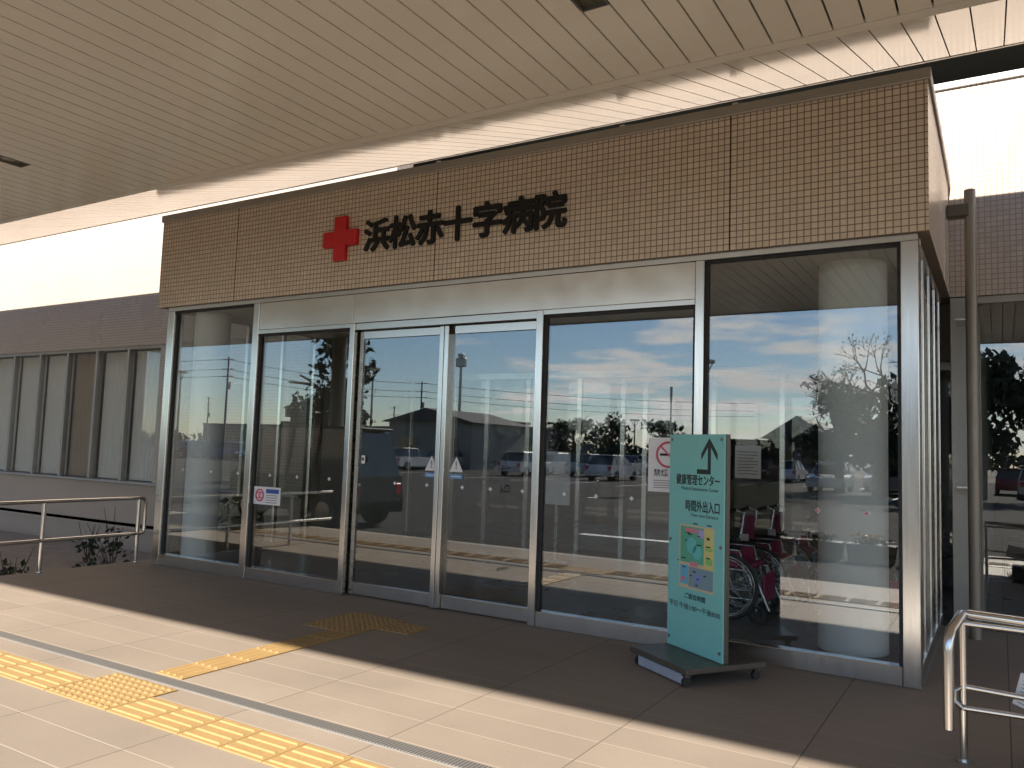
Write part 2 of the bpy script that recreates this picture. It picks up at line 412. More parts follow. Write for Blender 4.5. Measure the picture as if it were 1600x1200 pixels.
# ------------------------------------------------------------------ entrance vestibule
V = thing('entrance_vestibule', 'glazed entrance porch with brown tiled fascia and steel framed sliding doors', 'entrance', (-4.43, 1.2, 0))
XL, XR, ZB, ZT = -8.58, -.385, 3.0, 4.04
b = MB()
joints = [-7.24, -4.484, -1.72]; xs = [XL] + joints + [XR]
for i in range(4):
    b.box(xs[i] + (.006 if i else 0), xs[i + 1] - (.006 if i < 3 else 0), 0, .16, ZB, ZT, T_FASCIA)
b.box(XL + .02, XR - .02, .012, .15, ZB + .01, ZT - .01, GROOVE)
b.box(XR - .16, XR, .161, 2.49, ZB, ZT, T_FASCIA); b.box(XL, XL + .16, .161, 2.49, ZB, ZT, T_FASCIA)
b.obj('fascia', V)
b = MB(); b.box(XL - .02, XR + .02, -.02, .24, ZT, 4.12, ALU, .006); b.box(XR - .22, XR + .02, .241, 2.49, ZT, 4.12, ALU, .006); b.box(XL - .02, XL + .22, .241, 2.49, ZT, 4.12, ALU, .006)
b.obj('coping', V)
b = MB(); b.box(XL + .165, XR - .165, .165, 2.49, 3.5, 3.98, ROOF); b.obj('roof', V)
for x in (-4.486, -2.606, -1.672):
    b = MB(); b.box(x - .05, x - .005, .03, .12, 4.12, 4.156, WHITE, .004); b.box(x + .005, x + .045, .03, .12, 4.12, 4.145, ALU, .004); b.obj('roof_bracket', V)
b = MB(); b.box(-4.35, -4.0, .06, .2, 4.12, 4.15, ALU, .004); b.obj('roof_fixing', V)
b = MB(); b.box(-4.75, -4.53, .06, .2, 4.12, 4.148, ALU, .004)
b.obj('roof_fixing', V)
b = MB(); b.box(-8.4, -.47, .15, 2.49, 2.96, 3.0, CEIL); b.obj('ceiling', V)
# structure frame pieces
GY = .03
def post(x0, x1, z1, y0=GY, y1=.17, z0=0):
    b = MB(); b.box(x0, x1, y0, y1, z0, z1, STEEL, .004); return b.obj('mullion', V)
TOP = 2.95
post(-8.42, -8.30, TOP); post(-6.94, -6.85, TOP); post(-5.525, -5.463, 2.652); post(-3.39, -3.322, 2.652); post(-1.99, -1.92, TOP); post(-.563, -.455, TOP)
b = MB(); b.box(-8.42, -.455, GY + .004, .16, TOP, ZB - .001, STEEL, .003); b.obj('head_rail', V)
b = MB()
for a_, c_ in ((-6.848, -5.5), (-5.497, -1.993)): b.box(a_, c_, GY + .01, .15, 2.655, TOP - .002, PANEL, .003)
b.obj('header_panel', V)
b = MB()
b.box(-6.848, -5.527, GY + .002, .15, 2.61, 2.652, STEEL, .002); b.box(-3.32, -1.993, GY + .002, .15, 2.61, 2.652, STEEL, .002)
b.box(-5.46, -3.392, GY + .02, .2, 2.585, 2.652, STEEL, .003)
b.obj('transom', V)
for x0, x1 in ((-8.298, -6.942), (-6.848, -5.527), (-3.32, -1.992), (-1.918, -.565)):
    b = MB(); b.box(x0, x1, GY + .01, .14, 0, .125, STEEL, .004); b.obj('kick_plate', V)
def pane(x0, x1, z0, z1, y=.085, par=V):
    b = MB(); b.box(x0, x1, y, y + .01, z0, z1, GLASS); return b.obj('glass_pane', par)
pane(-8.3, -6.94, .125, TOP); pane(-6.85, -5.525, .125, 2.61); pane(-3.322, -1.99, .125, 2.61); pane(-1.92, -.563, .125, TOP)
for x0, x1, z1 in ((-8.3, -6.94, TOP), (-6.85, -5.525, 2.61), (-3.322, -1.99, 2.61), (-1.92, -.563, TOP)):
    b = MB()
    for q0, q1 in ((x0, x0 + .025), (x1 - .025, x1)): b.box(q0, q1, .07, .11, .126, z1, RUBBER)
    b.box(x0 + .025, x1 - .025, .07, .11, z1 - .02, z1, RUBBER)
    b.obj('gasket', V)
# sliding doors
for x0, x1 in ((-5.44, -4.385), (-4.378, -3.33)):
    lf = x0 < -5
    d = MB(); d.box(x0 + (.045 if lf else .09) - .09 * (0 if lf else 0), x1, .1, .14, 2.5, 2.575, STEEL, .003)
    d = d.obj('sliding_door', V)
    b = MB()
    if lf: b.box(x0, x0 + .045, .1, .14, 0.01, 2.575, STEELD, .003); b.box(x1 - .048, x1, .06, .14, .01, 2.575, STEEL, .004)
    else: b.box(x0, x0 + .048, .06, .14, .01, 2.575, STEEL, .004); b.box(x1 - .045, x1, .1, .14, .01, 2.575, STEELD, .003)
    b.obj('stile', d)
    b = MB(); b.box(x0 + .05, x1 - .05, .095, .14, .012, .125, STEEL, .004); b.obj('bottom_rail', d)
    b = MB(); b.box(x0 + .046, x1 - .046, .115, .124, .125, 2.5, GLASS); b.obj('glass_pane', d)
# side glazing
for X in (-.50, -8.41):
    for y in (.62, 1.2, 1.8, 2.4): 
        b = MB(); b.box(X - .015, X + .032, y, y + .06, 0, TOP, STEEL, .004); b.obj('mullion', V)
    b = MB(); b.box(X, X + .04, .172, 2.48, 0, .12, STEEL, .004); b.obj('kick_plate', V)
    b = MB(); b.box(X, X + .05, .172, 2.48, TOP, ZB - .002, STEEL, .003); b.obj('head_rail', V)
for X in (-.485, -8.385):
    for y in (.172, .69, 1.27, 1.87):
        b = MB(); b.box(X, X + .01, y, y + (.448 if y < .2 else .51), .12, TOP, GLASS); b.obj('side_pane', V)
# columns inside
for x, y, r in ((-8.03, .37, .2), (-.96, .68, .245)):
    b = MB(); b.tube([(x, y, 0), (x, y, 2.958)], r, COLUMN, 40); b.tube([(x, y, 0), (x, y, .06)], r + .008, ALU, 40); b.obj('column', V)
struct(MB().box(-8.4, -.45, .15, 2.5, .0005, .006, T_INNER).obj('floor'))

# ------------------------------------------------------------------ main building
B = thing('main_building', 'long tiled hospital wall with sunlit upper band and ribbon windows behind the porch', 'building', (-4, 6, 0))
WY = 2.5
WT = T_WALL
b = MB()
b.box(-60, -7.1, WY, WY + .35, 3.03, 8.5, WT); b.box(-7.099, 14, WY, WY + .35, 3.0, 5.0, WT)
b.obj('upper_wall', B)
b = MB(); b.box(-7.099, 14, WY - .03, WY + .4, 5.0, 5.06, WHITE, .005); b.obj('parapet_coping', B)
b = MB(); b.box(-60, -8.6, WY, WY + .35, -.1, .66, PLASTER); b.box(-60, -8.6, WY + .03, WY + .35, -.56, -.101, PLASTER); b.obj('lower_wall', B)
b = MB(); b.box(-60, -8.6, WY - .06, WY + .3, .661, .70, ALU, .005); b.obj('window_sill', B)
mus = [-12.05 - .93 * i for i in range(30)]
b = MB(); b.box(-60, -8.6, WY + .03, WY + .1, 2.98, 3.029, ALU); b.obj('window_head', B)
b = MB()
b.box(-12.05 + .03, -8.6, WY + .01, WY + .3, .701, 2.979, WT); b.obj('wall_return', B)
b = MB()
for x in mus: b.box(x - .03, x + .03, WY + .01, WY + .1, .701, 2.979, ALU, .003)
b.obj('window_mullions', B)
BLINDS = [BLIND, BLINDB]
random.seed(3)
for i in range(14):
    x1 = mus[i] - .03; x0 = mus[i + 1] + .03
    if i > 6 and i % 2: pass
    w = MB(); w.box(x0, x1, WY + .05, WY + .06, .701, 2.979, GLASSD); w = w.obj('window', B)
    b = MB(); mm = BLINDB if i in (2,) else BLIND
    n = 9; zs = (.72, 2.96); vs = []; fs = []
    for k in range(n * 4 + 1):
        xx = x0 + .02 + (x1 - x0 - .04) * k / (n * 4); yy = WY + .16 + .012 * math.sin(k * math.pi / 2 * .9) + .004 * math.sin(k * 1.7 + i)
        vs += [(xx, yy, zs[0]), (xx, yy, zs[1])]
    for k in range(n * 4): fs.append((2 * k, 2 * k + 2, 2 * k + 3, 2 * k + 1))
    b.add(vs, fs, mm, True)
    b.add([(v[0], v[1] + .012, v[2]) for v in vs], [f[::-1] for f in fs], mm, True)
    b.obj('curtain', w)
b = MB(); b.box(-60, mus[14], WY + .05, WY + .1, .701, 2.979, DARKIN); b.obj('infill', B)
# right bay: window strip
b = MB(); b.box(-.2, 14, WY + .02, WY + .12, 2.93, 2.999, ALU, .004); b.box(-.2, 14, WY + .02, WY + .12, .02, .10, STEELD); b.obj('window_frame', B)
b = MB()
for x in (1.1, 2.4, 3.7, 5.0): b.box(x - .03, x + .03, WY + .02, WY + .12, .1, 2.93, ALU, .003)
b.obj('window_mullions', B)
b = MB(); b.box(-.2, 8, WY + .06, WY + .07, .1, 2.93, GLASS); b.obj('window', B)
b = MB(); b.box(-.384, -.2, WY - .0, WY + .3, 0, 2.99, ALU, .005); b.obj('corner_post', B)
# lobby
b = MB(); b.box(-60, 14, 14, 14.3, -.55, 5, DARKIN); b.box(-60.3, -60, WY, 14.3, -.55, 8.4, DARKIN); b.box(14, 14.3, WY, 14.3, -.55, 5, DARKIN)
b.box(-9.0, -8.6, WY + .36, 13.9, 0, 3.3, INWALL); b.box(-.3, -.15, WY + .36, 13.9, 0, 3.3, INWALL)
b.box(8, 14, WY + .02, WY + .3, 0, 2.92, WT)
b.obj('inner_walls', B)
b = MB(); b.box(-60, 14, WY + .36, 14, 3.32, 3.5, CEIL); b.obj('lobby_ceiling', B)
b = MB(); b.box(-60, 14.3, WY + .36, 14.3, 4.6, 4.8, ROOF); b.box(-60, -7.1, WY + .36, 14.3, 8.3, 8.5, ROOF); b.obj('roof', B)
OLIVE = mat('dark eave paint', (.05, .05, .04), .8)
b = MB(); b.box(-7.09, 40, 3.6, 16, 6.3, 6.6, OLIVE); b.box(-7.09, 40, 9, 16, 4.81, 6.3, OLIVE); b.box(.42, .5, 3.7, 3.78, 4.81, 6.29, WHITE)
b.obj('upper_storey_eave', B)
struct(MB().box(-60, 14, WY, 14, -.05, .003, T_INNER).obj('lobby_floor'))
# inner glazed partition
IP = thing('inner_partition', 'inner row of steel framed glass doors seen through the front glass', 'glass partition', (-4.6, 4.8, 0))
b = MB()
for x in (-8.5, -7.6, -6.95, -6.2, -5.32, -4.62, -4.28, -3.3, -2.4, -1.5, -.4): b.box(x - .035, x + .035, 4.76, 4.84, 0, 2.55, STEEL, .004)
b.obj('mullions', IP)
b = MB(); b.box(-8.6, -.3, 4.75, 4.85, 2.55, 2.65, STEEL, .004); b.obj('head_rail', IP)
b = MB(); b.box(-8.6, -.3, 4.7, 4.9, 2.651, 3.319, INWALL); b.obj('bulkhead', IP)
b = MB(); b.box(-8.6, -.3, 4.795, 4.803, .05, 2.55, GLASSI); b.obj('glass_pane', IP)

# downpipe
dp = thing('downpipe', 'round brown downpipe clamped to the wall right of the porch', 'downpipe', (-.2, 2.2, 0))
b = MB(); b.tube([(-.2, 2.05, 0.0), (-.2, 2.05, 3.86)], .046, FLUE, 20); b.obj('pipe', dp)
b = MB(); b.box(-.38, -.2, 2.0, 2.1, 3.62, 3.74, BROWNM, .01); b.obj('clamp', dp)
for z in (1.25, 2.72):
    b = MB(); b.box(-.33, -.19, 2.11, 2.49, z, z + .015, STEEL); b.obj('strap', dp)

# ------------------------------------------------------------------ canopy
CN = thing('entrance_canopy', 'wide pale canopy ceiling of long enamelled panels with a sloping rear strip', 'canopy', (-6, -3.5, 3.89))
CX0, CX1, CF = -20.5, 9.0, -7.4; ZC = 3.89; YE, YB, YR, ZR = -1.238, -1.16, .58, 4.43; PW = .168
b = MB(); g = .006
lights = [(-3.02, -2.62, -5.3, -3.98), (-9.75, -9.35, -4.2, -2.99)]
xoff = -.673 * 4.652
k0 = math.floor((CX0 - xoff) / PW)
x = xoff + k0 * PW
FX = {}
L1 = (xoff + 4 * PW + 0, xoff + 6 * PW)
LQ = {7: (-2.75, -2.07), -27: (-2.75, -2.12)}
while x < CX1:
    xa, xb = x + g, x + PW - g; k_ = round((x - xoff) / PW)
    if k_ in LQ:
        b.box(xa, xb, CF + .02, LQ[k_][0], ZC, ZC + .02, SOFFIT); b.box(xa, xb, LQ[k_][1], YE, ZC, ZC + .02, SOFFIT)
    else: b.box(xa, xb, CF + .02, YE, ZC, ZC + .02, SOFFIT)
    x += PW
sof = b.obj('soffit_panels', CN)
b = MB(); x = xoff + k0 * PW
sl = (ZR - ZC) / (YR - YB); nrm = Vector((0, sl, -1)).normalized()
random.seed(11)
while x < CX1:
    xa, xb = x + g * .7, x + PW - g * .7
    j = [random.uniform(-.0007, .0007) for _ in range(4)]
    A = [Vector((xa, YB + .012, ZC + .004 + j[0])), Vector((xb, YB + .012, ZC + .004 + j[1])), Vector((xb, YR - .04, ZC + sl * (YR - .04 - YB) + j[2])), Vector((xa, YR - .04, ZC + sl * (YR - .04 - YB) + j[3]))]
    Bv = [q - nrm * .02 for q in A]
    b.add(A + Bv, [(0, 3, 2, 1), (4, 5, 6, 7), (0, 1, 5, 4), (1, 2, 6, 5), (2, 3, 7, 6), (3, 0, 4, 7)], SOFFIT); x += PW
b.obj('sloping_strip', CN)
b = MB(); b.box(CX0, CX1, YE + .004, YB + .006, ZC - .004, ZC + .03, SOFFIT); b.obj('edge_trim', CN)
b = MB(); b.prism([(YR - .028, ZR - .012), (YR + .03, ZR + .006), (YR + .03, ZR + .06), (YR - .028, ZR + .06)], 0, CX0, CX1, ALU); b.obj('gutter', CN)
b = MB()
b.prism([(CF + .01, ZC + .035), (YE + .05, ZC + .035), (YB + .02, ZC + .04), (YR - .03, ZR + .03), (YR + .0, ZR + .1), (YR - .02, 5.22), (YR - .2, 5.22), (CF + .01, 4.55)], 0, CX0, CX1, GROOVE)  # unseen rear upstand added, raised to place the shadow line on the main wall
b.obj('roof_deck', CN)
b = MB(); b.box(CX0 - .05, CX1 + .05, CF - .12, CF + .005, ZC - .01, 4.62, ALU, .01); b.obj('front_fascia', CN)
DLAMP = mat('unlit lamp lens', (.35, .35, .31), .2)
DPL = mat('downlight tray', (.16, .155, .11), .35, .3)
for k_, (ya, yb) in LQ.items():
    xa, xb = xoff + k_ * PW + g, xoff + (k_ + 1) * PW - g
    lf = MB(); lf.box(xa, xb, ya, yb, ZC + .026, ZC + .03, DPL)
    lf.box(xa - .003, xa + .003, ya, yb, ZC - .004, ZC + .03, ALU); lf.box(xb - .003, xb + .003, ya, yb, ZC - .004, ZC + .03, ALU); lf.box(xa, xb, yb - .006, yb, ZC - .004, ZC + .03, ALU); lf.box(xa, xb, ya, ya + .006, ZC - .004, ZC + .03, ALU)
    lf = lf.obj('downlight', CN)
    for q in (.16, .5):
        b = MB(); b.tube([((xa + xb) / 2, yb - q, ZC + .0255), ((xa + xb) / 2, yb - q, ZC + .012)], .055, DLAMP, 24); b.obj('lamp_lens', lf)
for x in (-12.6, -20.0, 5.5):
    b = MB(); b.tube([(x, -7.15, -.13), (x, -7.15, ZC - .001)], .16, BROWNM, 24); b.obj('column', CN)

# ------------------------------------------------------------------ facade lettering
cr = MB(); cx, cz, h, w = -5.655, 3.515, .225, .078
cr.prism([(cx - w, cz - h), (cx + w, cz - h), (cx + w, cz - w), (cx + h, cz - w), (cx + h, cz + w), (cx + w, cz + w), (cx + w, cz + h), (cx - w, cz + h), (cx - w, cz + w), (cx - h, cz + w), (cx - h, cz - w), (cx - w, cz - w)], 1, -.045, -.002, RED)
tag(cr.obj('red_cross_emblem'), 'red cross emblem fixed on the brown tiled fascia left of the lettering', 'emblem')
LT = thing('wall_lettering', 'row of seven bold black Japanese characters raised on the tiled fascia', 'lettering', (-4.2, 0, 3.5))
txt = '浜松赤十字病院'; pitchx = (3.095 - 5.355) / -7
for i, ch in enumerate(txt):
    vs, fs, w, h = text_mesh(ch, .335, 0, depth=.014)
    b = MB(); x0 = -5.355 + i * pitchx + (pitchx - w) / 2; z0 = 3.347 + (.315 - h) / 2
    for k_, (dx, dz) in enumerate([(0, 0)] + [(.0105 * math.cos(t_ * math.pi / 4), .0105 * math.sin(t_ * math.pi / 4)) for t_ in range(8)] + [(.0055, 0), (-.0055, 0), (0, .0055), (0, -.0055)]):
        b.add([v + Vector((x0 + dx, -.012 - .00025 * k_, z0 + dz)) for v in vs], fs, BLACK)
    b.obj('letter', LT)

# ------------------------------------------------------------------ stickers and notices on the glass
def flat(bm, poly, x, z, y, m, d=.001): bm.prism([(x + p[0], z + p[1]) for p in poly], 1, y - d, y, m)
def rect(bm, x0, x1, z0, z1, y, m, d=.001): bm.box(x0, x1, y - d, y, z0, z1, m)
def circ(x, z, r, n=24): return [(x + r * math.cos(6.2832 * i / n), z + r * math.sin(6.2832 * i / n)) for i in range(n)]
PAPER = mat('white paper', (.74, .72, .71), .6, 0, .03)
PINK = mat('pink ink', (.62, .10, .16), .5); BLUE = mat('blue ink', (.03, .09, .32), .5); GREYI = mat('grey ink', (.25, .25, .25), .6); PALEB = mat('pale blue ink', (.12, .30, .55), .5)
GS = .083
def txt_on(bm, s, x, z, y, size, m, width=None, bold=.0):
    vs, fs, w, h = text_mesh(s, size, bold, width, .0006); bm.add([v + Vector((x, y, z)) for v in vs], fs, m)
st = thing('notice_sticker', 'small white sticker with pink heart ring and blue header on second pane', 'sticker', (-6.63, GS, .79))
b = MB(); rect(b, -6.835, -6.425, .79, .975, GS, PAPER); b.obj('sheet', st)
b = MB(); b.ring((-6.735, GS - .002, .885), (0, 1, 0), .06, .008, PINK, 24, 4); b.ring((-6.755, GS - .002, .885), (0, 1, 0), .032, .006, PINK, 20, 4); b.ring((-6.715, GS - .002, .885), (0, 1, 0), .032, .006, PINK, 20, 4)
rect(b, -6.64, -6.45, .91, .955, GS - .0012, BLUE)
for z in (.885, .86, .835, .81): rect(b, -6.64, -6.47, z, z + .008, GS - .0012, GREYI)
b.obj('print', st)
for cx, side in ((-4.505, 'left'), (-4.225, 'right')):
    y = .114
    st = thing('door_sticker', 'white warning triangle over blue strip on the %s sliding door' % side, 'sticker', (cx, y, 1.19))
    b = MB(); flat(b, [(-.075, 0), (.075, 0), (0, .14)], cx, 1.235, y, PAPER); rect(b, cx - .07, cx + .07, 1.175, 1.215, y, PALEB); b.obj('sheet', st)
    b = MB(); rect(b, cx - .008, cx + .008, 1.285, 1.33, y - .0012, GREYI); rect(b, cx - .008, cx + .008, 1.262, 1.277, y - .0012, GREYI); rect(b, cx - .05, cx + .05, 1.19, 1.198, y - .0012, PAPER); b.obj('print', st)
ns = thing('no_smoking_notice', 'white no smoking notice taped to the glass behind the teal sign', 'notice', (-2.2, GS, 1.16))
b = MB(); rect(b, -2.365, -2.05, 1.165, 1.585, GS, PAPER); b.obj('sheet', ns)
b = MB(); b.ring((-2.2, GS - .002, 1.455), (0, 1, 0), .095, .009, PINK, 28, 4)
rect(b, -2.27, -2.14, 1.445, 1.463, GS - .0012, BLACK); b.tube([(-2.265, GS - .003, 1.52), (-2.135, GS - .003, 1.39)], .007, PINK, 6)
b.tube([(-2.15, GS - .003, 1.475), (-2.13, GS - .003, 1.5), (-2.15, GS - .003, 1.52)], .005, GREYI, 6)
txt_on(b, '禁煙', -2.32, 1.285, GS - .002, .06, BLACK, .12, .01)
for z in (1.25, 1.232, 1.214, 1.196): rect(b, -2.32, -2.08, z, z + .006, GS - .0012, GREYI)
b.obj('print', ns)
pn = thing('paper_notice', 'grey paper notice hung inside the last pane right of the teal sign', 'notice', (-1.6, .1, 1.3))
b = MB(); b.box(-1.69, -1.5, .1, .102, 1.3, 1.54, PAPER); b.obj('sheet', pn)
b = MB()
for i in range(8): b.box(-1.67, -1.52 - .03 * (i % 3 == 2), .0985, .1, 1.33 + i * .023, 1.336 + i * .023, GREYI)
b.obj('print', pn)
sw = MB(); sw.box(-5.345, -5.30, .09, .1, 1.27, 1.35, WHITE, .003)
sw.box(-5.335, -5.31, .088, .09, 1.30, 1.33, BLACK); tag(sw.obj('touch_switch'), 'small white touch switch plate at the left edge of the left sliding door', 'switch')
# little white cross marks in a row on the glass
mk = None; k = .018; q = .006
cross = [(-q, -k), (q, -k), (q, -q), (k, -q), (k, q), (q, q), (q, k), (-q, k), (-q, q), (-k, q), (-k, -q), (-q, -q)]
for i, (x, y) in enumerate([(-8.03, GS), (-7.54, GS), (-7.1, GS), (-6.6, GS), (-6.2, GS), (-5.75, GS), (-4.93, .114), (-4.55, .114), (-4.15, .114), (-3.85, .114), (-3.52, .114), (-3.1, GS), (-2.81, GS), (-2.5, GS), (-1.1, GS), (-.78, GS)]):
    b = MB(); m_ = PAPER
    b.prism([(x + p[0], 1.1 + p[1]) for p in cross], 1, y - .001, y, m_)
    if i >= 14: b.prism([(x + p[0] * .7 - .004, 1.1 + p[1] * .7) for p in cross], 1, y - .002, y - .001, PINK)
    lab = 'tiny white cross mark stuck on the front glass in a row at chest height' if i < 14 else ('tiny pink and white cross mark on glass before the %s of the right column' % ('left edge' if i == 14 else 'right half'))
    tag(b.obj('glass_mark'), lab, 'glass mark', 'cross marks along the front glass')

# ------------------------------------------------------------------ free-standing teal sign
SG = thing('freestanding_sign', 'tall teal direction sign with black arrow on a wheeled brown base', 'sign', (-1.78, -.5, 0))
uu = Vector((.83, -.56, 0)).normalized(); vv = Vector((-uu.y, uu.x, 0))
RB = Vector((-1.545, -.655, 0)); WB = .60
LB = RB - uu * WB
SX = Matrix(((uu.x, vv.x, 0, LB.x), (uu.y, vv.y, 0, LB.y), (0, 0, 1, 0), (0, 0, 0, 1)))     # local: x along board, y to the back, z up
Z0, Z1 = .125, 1.6
def sgobj(bm, name, par):
    bm.v = [tuple(SX @ Vector(q)) for q in bm.v]; return bm.obj(name, par)
b = MB(); b.box(0, WB, 0, .012, Z0, Z1, TEAL, .002); bd = sgobj(b, 'board', SG)
b = MB(); b.box(.012, WB - .012, .0125, .05, Z0 + .0, Z1 - .004, mat('black back panel', (.03, .028, .025), .6), .003); b.box(WB - .011, WB + .006, .0125, .045, Z0, Z1, BROWNM, .002); sgobj(b, 'back_frame', SG)
for zc_ in (Z0 + .06, .86, Z1 - .035):
    for x in (.028, WB - .028):
        b = MB(); b.tube([(x, -.006, zc_), (x, .001, zc_)], .011, STEELD, 12); sgobj(b, 'screw', bd)
b = MB()
ax = .445; y = -.0012
b.prism([(ax - .016, 1.33), (ax + .016, 1.33), (ax + .016, 1.545), (ax - .016, 1.545)], 1, y, 0, INK)
b.prism([(ax - .13, 1.33), (ax - .0165, 1.33), (ax - .0165, 1.362), (ax - .13, 1.362)], 1, y, 0, INK)
b.prism([(ax, 1.575), (ax - .085, 1.47), (ax - .085, 1.425), (ax, 1.532), (ax + .085, 1.425), (ax + .085, 1.47)], 1, y * 1.1, 0, INK)
sgobj(b, 'arrow', bd)
def stxt(s, xr, z, size, width, bold=.016, y=-.001):
    b = MB(); q_ = bold * size
    vs, fs, w, h = text_mesh(s, size, 0, width, .0006)
    for k_, (dx, dz) in enumerate([(0, 0), (q_, q_), (-q_, q_), (q_, -q_), (-q_, -q_)] if q_ else [(0, 0)]):
        b.add([v + Vector((xr - w + dx, y - .0001 * k_, z + dz)) for v in vs], fs, INK); sgobj(b, 'text_line', bd)
stxt('健康管理センター', .555, 1.252, .078, .47); stxt('Medical Examination Center', .545, 1.215, .034, .40, .0)
stxt('時間外出入口', .555, 1.072, .083, .36); stxt('Over-time Entrance', .545, 1.037, .034, .29, .0)
stxt('ご面会時間', .42, .475, .042, .22); stxt('平日 午後1:00～午後8:00', .575, .40, .045, .55, .004)
def mc(n, c): return mat(n, c, .5, 0, .06)
mp = MB()
mp.box(.13, .505, -.0015, 0, .545, .975, mc('map tan', (.62, .50, .30)))
sgobj(mp, 'map_panel', bd)
b = MB(); y1_ = -.0015
def mrect(x0, x1, z0, z1, n, c, k=1): b.box(x0, x1, y1_ - .0006 * k, y1_ - .0006 * (k - 1), z0, z1, mc(n, c))
mrect(.145, .40, .72, .965, 'map green', (.10, .40, .27)); mrect(.41, .50, .70, .965, 'map yellow', (.62, .58, .22))
mrect(.145, .235, .57, .70, 'map blue', (.14, .45, .62)); mrect(.24, .50, .56, .695, 'map grey', (.20, .31, .36))
mrect(.20, .33, .925, .955, 'map rose', (.62, .22, .28), 2); mrect(.25, .34, .70, .73, 'map rose', (.62, .22, .28), 2); mrect(.155, .20, .59, .62, 'map rose', (.62, .22, .28), 2)
mrect(.34, .40, .90, .955, 'map lilac', (.40, .36, .62), 2); mrect(.42, .49, .73, .77, 'map lime', (.25, .55, .15), 2); mrect(.42, .49, .82, .84, 'map lime', (.25, .55, .15), 2)
b.prism(circ(.27, .84, .055), 1, y1_ - .0012, y1_ - .0006, mc('map aqua', (.14, .52, .50))); b.prism(circ(.33, .80, .05), 1, y1_ - .0012, y1_ - .0006, mc('map aqua', (.14, .52, .50)))
b.prism(circ(.345, .625, .03), 1, y1_ - .0012, y1_ - .0006, mc('map violet', (.22, .25, .60)))
random.seed(5)
for _ in range(16):
    x_, z_ = random.uniform(.15, .44), random.uniform(.57, .94); b.box(x_, x_ + random.uniform(.02, .05), y1_ - .0018, y1_ - .0012, z_, z_ + .009, INK)
for x_, z_ in ((.28, .985), (.43, .985), (.11, .72)): b.box(x_, x_ + .05, -.0006, 0, z_, z_ + .008, INK)
sgobj(b, 'map_print', bd)
b = MB(); b.box(.0 - .02, WB + .03, -.30, .345, .085, .122, BROWNM, .006); bs = sgobj(b, 'base', SG)
b = MB(); b.box(.06, .56, -.28, -.25, .012, .075, mat('steel weight bar', (.42, .45, .52), .45, .2), .004); sgobj(b, 'weight_bar', bs)
for x, y in ((.03, -.25), (.57, -.26), (.57, .3), (.03, .3)):
    b = MB(); b.tube([(x - .012, y, .03), (x + .012, y, .03)], .03, RUBBER, 16); b.box(x - .018, x + .018, y - .02, y + .02, .062, .085, STEELD); sgobj(b, 'caster', bs)

# ------------------------------------------------------------------ railings
RL = thing('handrail', 'low steel railing with two bars at the left edge of the platform', 'railing', (-8.66, -.8, 0))
b = MB(); r_ = .021
top = [(-8.655, -3.0, .735), (-8.655, -.02, .745), (-8.655, .05, .735), (-8.655, .07, .70), (-8.655, .07, .37), (-8.655, .06, .34), (-8.655, .02, .332), (-8.655, -3.0, .332)]
b.tube(top, r_, STEEL, 12); b.obj('rail', RL)
for y in (-2.2, -1.11, -.01):
    b = MB(); b.tube([(-8.66, y, 0), (-8.66, y, .74)], .022, STEEL, 12); b.tube([(-8.66, y, 0), (-8.66, y, .008)], .045, STEEL, 16); b.obj('post', RL)
RR = thing('handrail', 'steel double handrail with turned down end at the right edge', 'railing', (-.1, -1.25, 0))
ry = -1.227
b = MB(); b.tube([(-.175, ry, 0), (-.175, ry, .665)], .018, STEEL, 12); b.tube([(-.175, ry, 0), (-.175, ry, .008)], .04, STEEL, 16); b.obj('post', RR)
b = MB(); b.tube([(1.6, ry, 0), (1.6, ry, .62)], .018, STEEL, 12); b.obj('post', RR)
b = MB()
b.tube([(1.7, ry, .665), (.3, ry, .7), (-.14, ry, .715), (-.175, ry - .03, .715), (-.215, ry - .17, .655), (-.225, ry - .20, .615), (-.228, ry - .205, .56), (-.228, ry - .205, .20)], .024, STEEL, 14)
b.tube([(-.19, ry, .668), (1.7, ry, .655)], .016, STEEL, 12); b.obj('top_rail', RR)
b = MB(); b.tube([(-.175, ry, .36), (1.7, ry, .305)], .014, STEEL, 12); b.tube([(-.175, ry - .02, .262), (1.7, ry - .02, .30)], .014, STEEL, 12)
b.tube([(-.175, ry, .36), (-.21, ry - .015, .34), (-.215, ry - .02, .29), (-.175, ry - .02, .262)], .016, STEELD, 10); b.obj('lower_rail', RR)
pb = thing('placard', 'white printed placard leaning beside the right handrail', 'placard', (.12, -1.25, 0))
b = MB(); X = Matrix.Translation((.17, -1.24, .33)) @ Matrix.Rotation(R(14), 4, 'Y') @ Matrix.Rotation(R(-25), 4, 'Z')
b.box(-.14, .2, -.006, .006, -.055, .1, PAPER, X=X); sh = b.obj('sheet', pb)
b = MB()
for i in range(7): b.box(-.12, .18, -.0075, -.006, -.04 + i * .018, -.036 + i * .018, GREYI, X=X)
b.obj('print', sh)
b = MB(); b.box(.1, .34, -1.22, -1.06, 0, .2, BLACK, .01); b.obj('stand', pb)
gp = thing('ground_plant', 'small green grass tuft at the bottom right corner', 'plant', (.12, -1.5, 0))
b = MB()
for i in range(60):
    x, y = .15 + random.gauss(0, .05), -1.5 + random.gauss(0, .05); d = Vector((random.gauss(0, .4), random.gauss(0, .4), 1)).normalized() * random.uniform(.06, .16)
    b.add([(x - .004, y, 0), (x + .004, y, 0), (x + d.x, y + d.y, d.z)], [(0, 1, 2)], LEAF2)
b.obj('blades', gp)

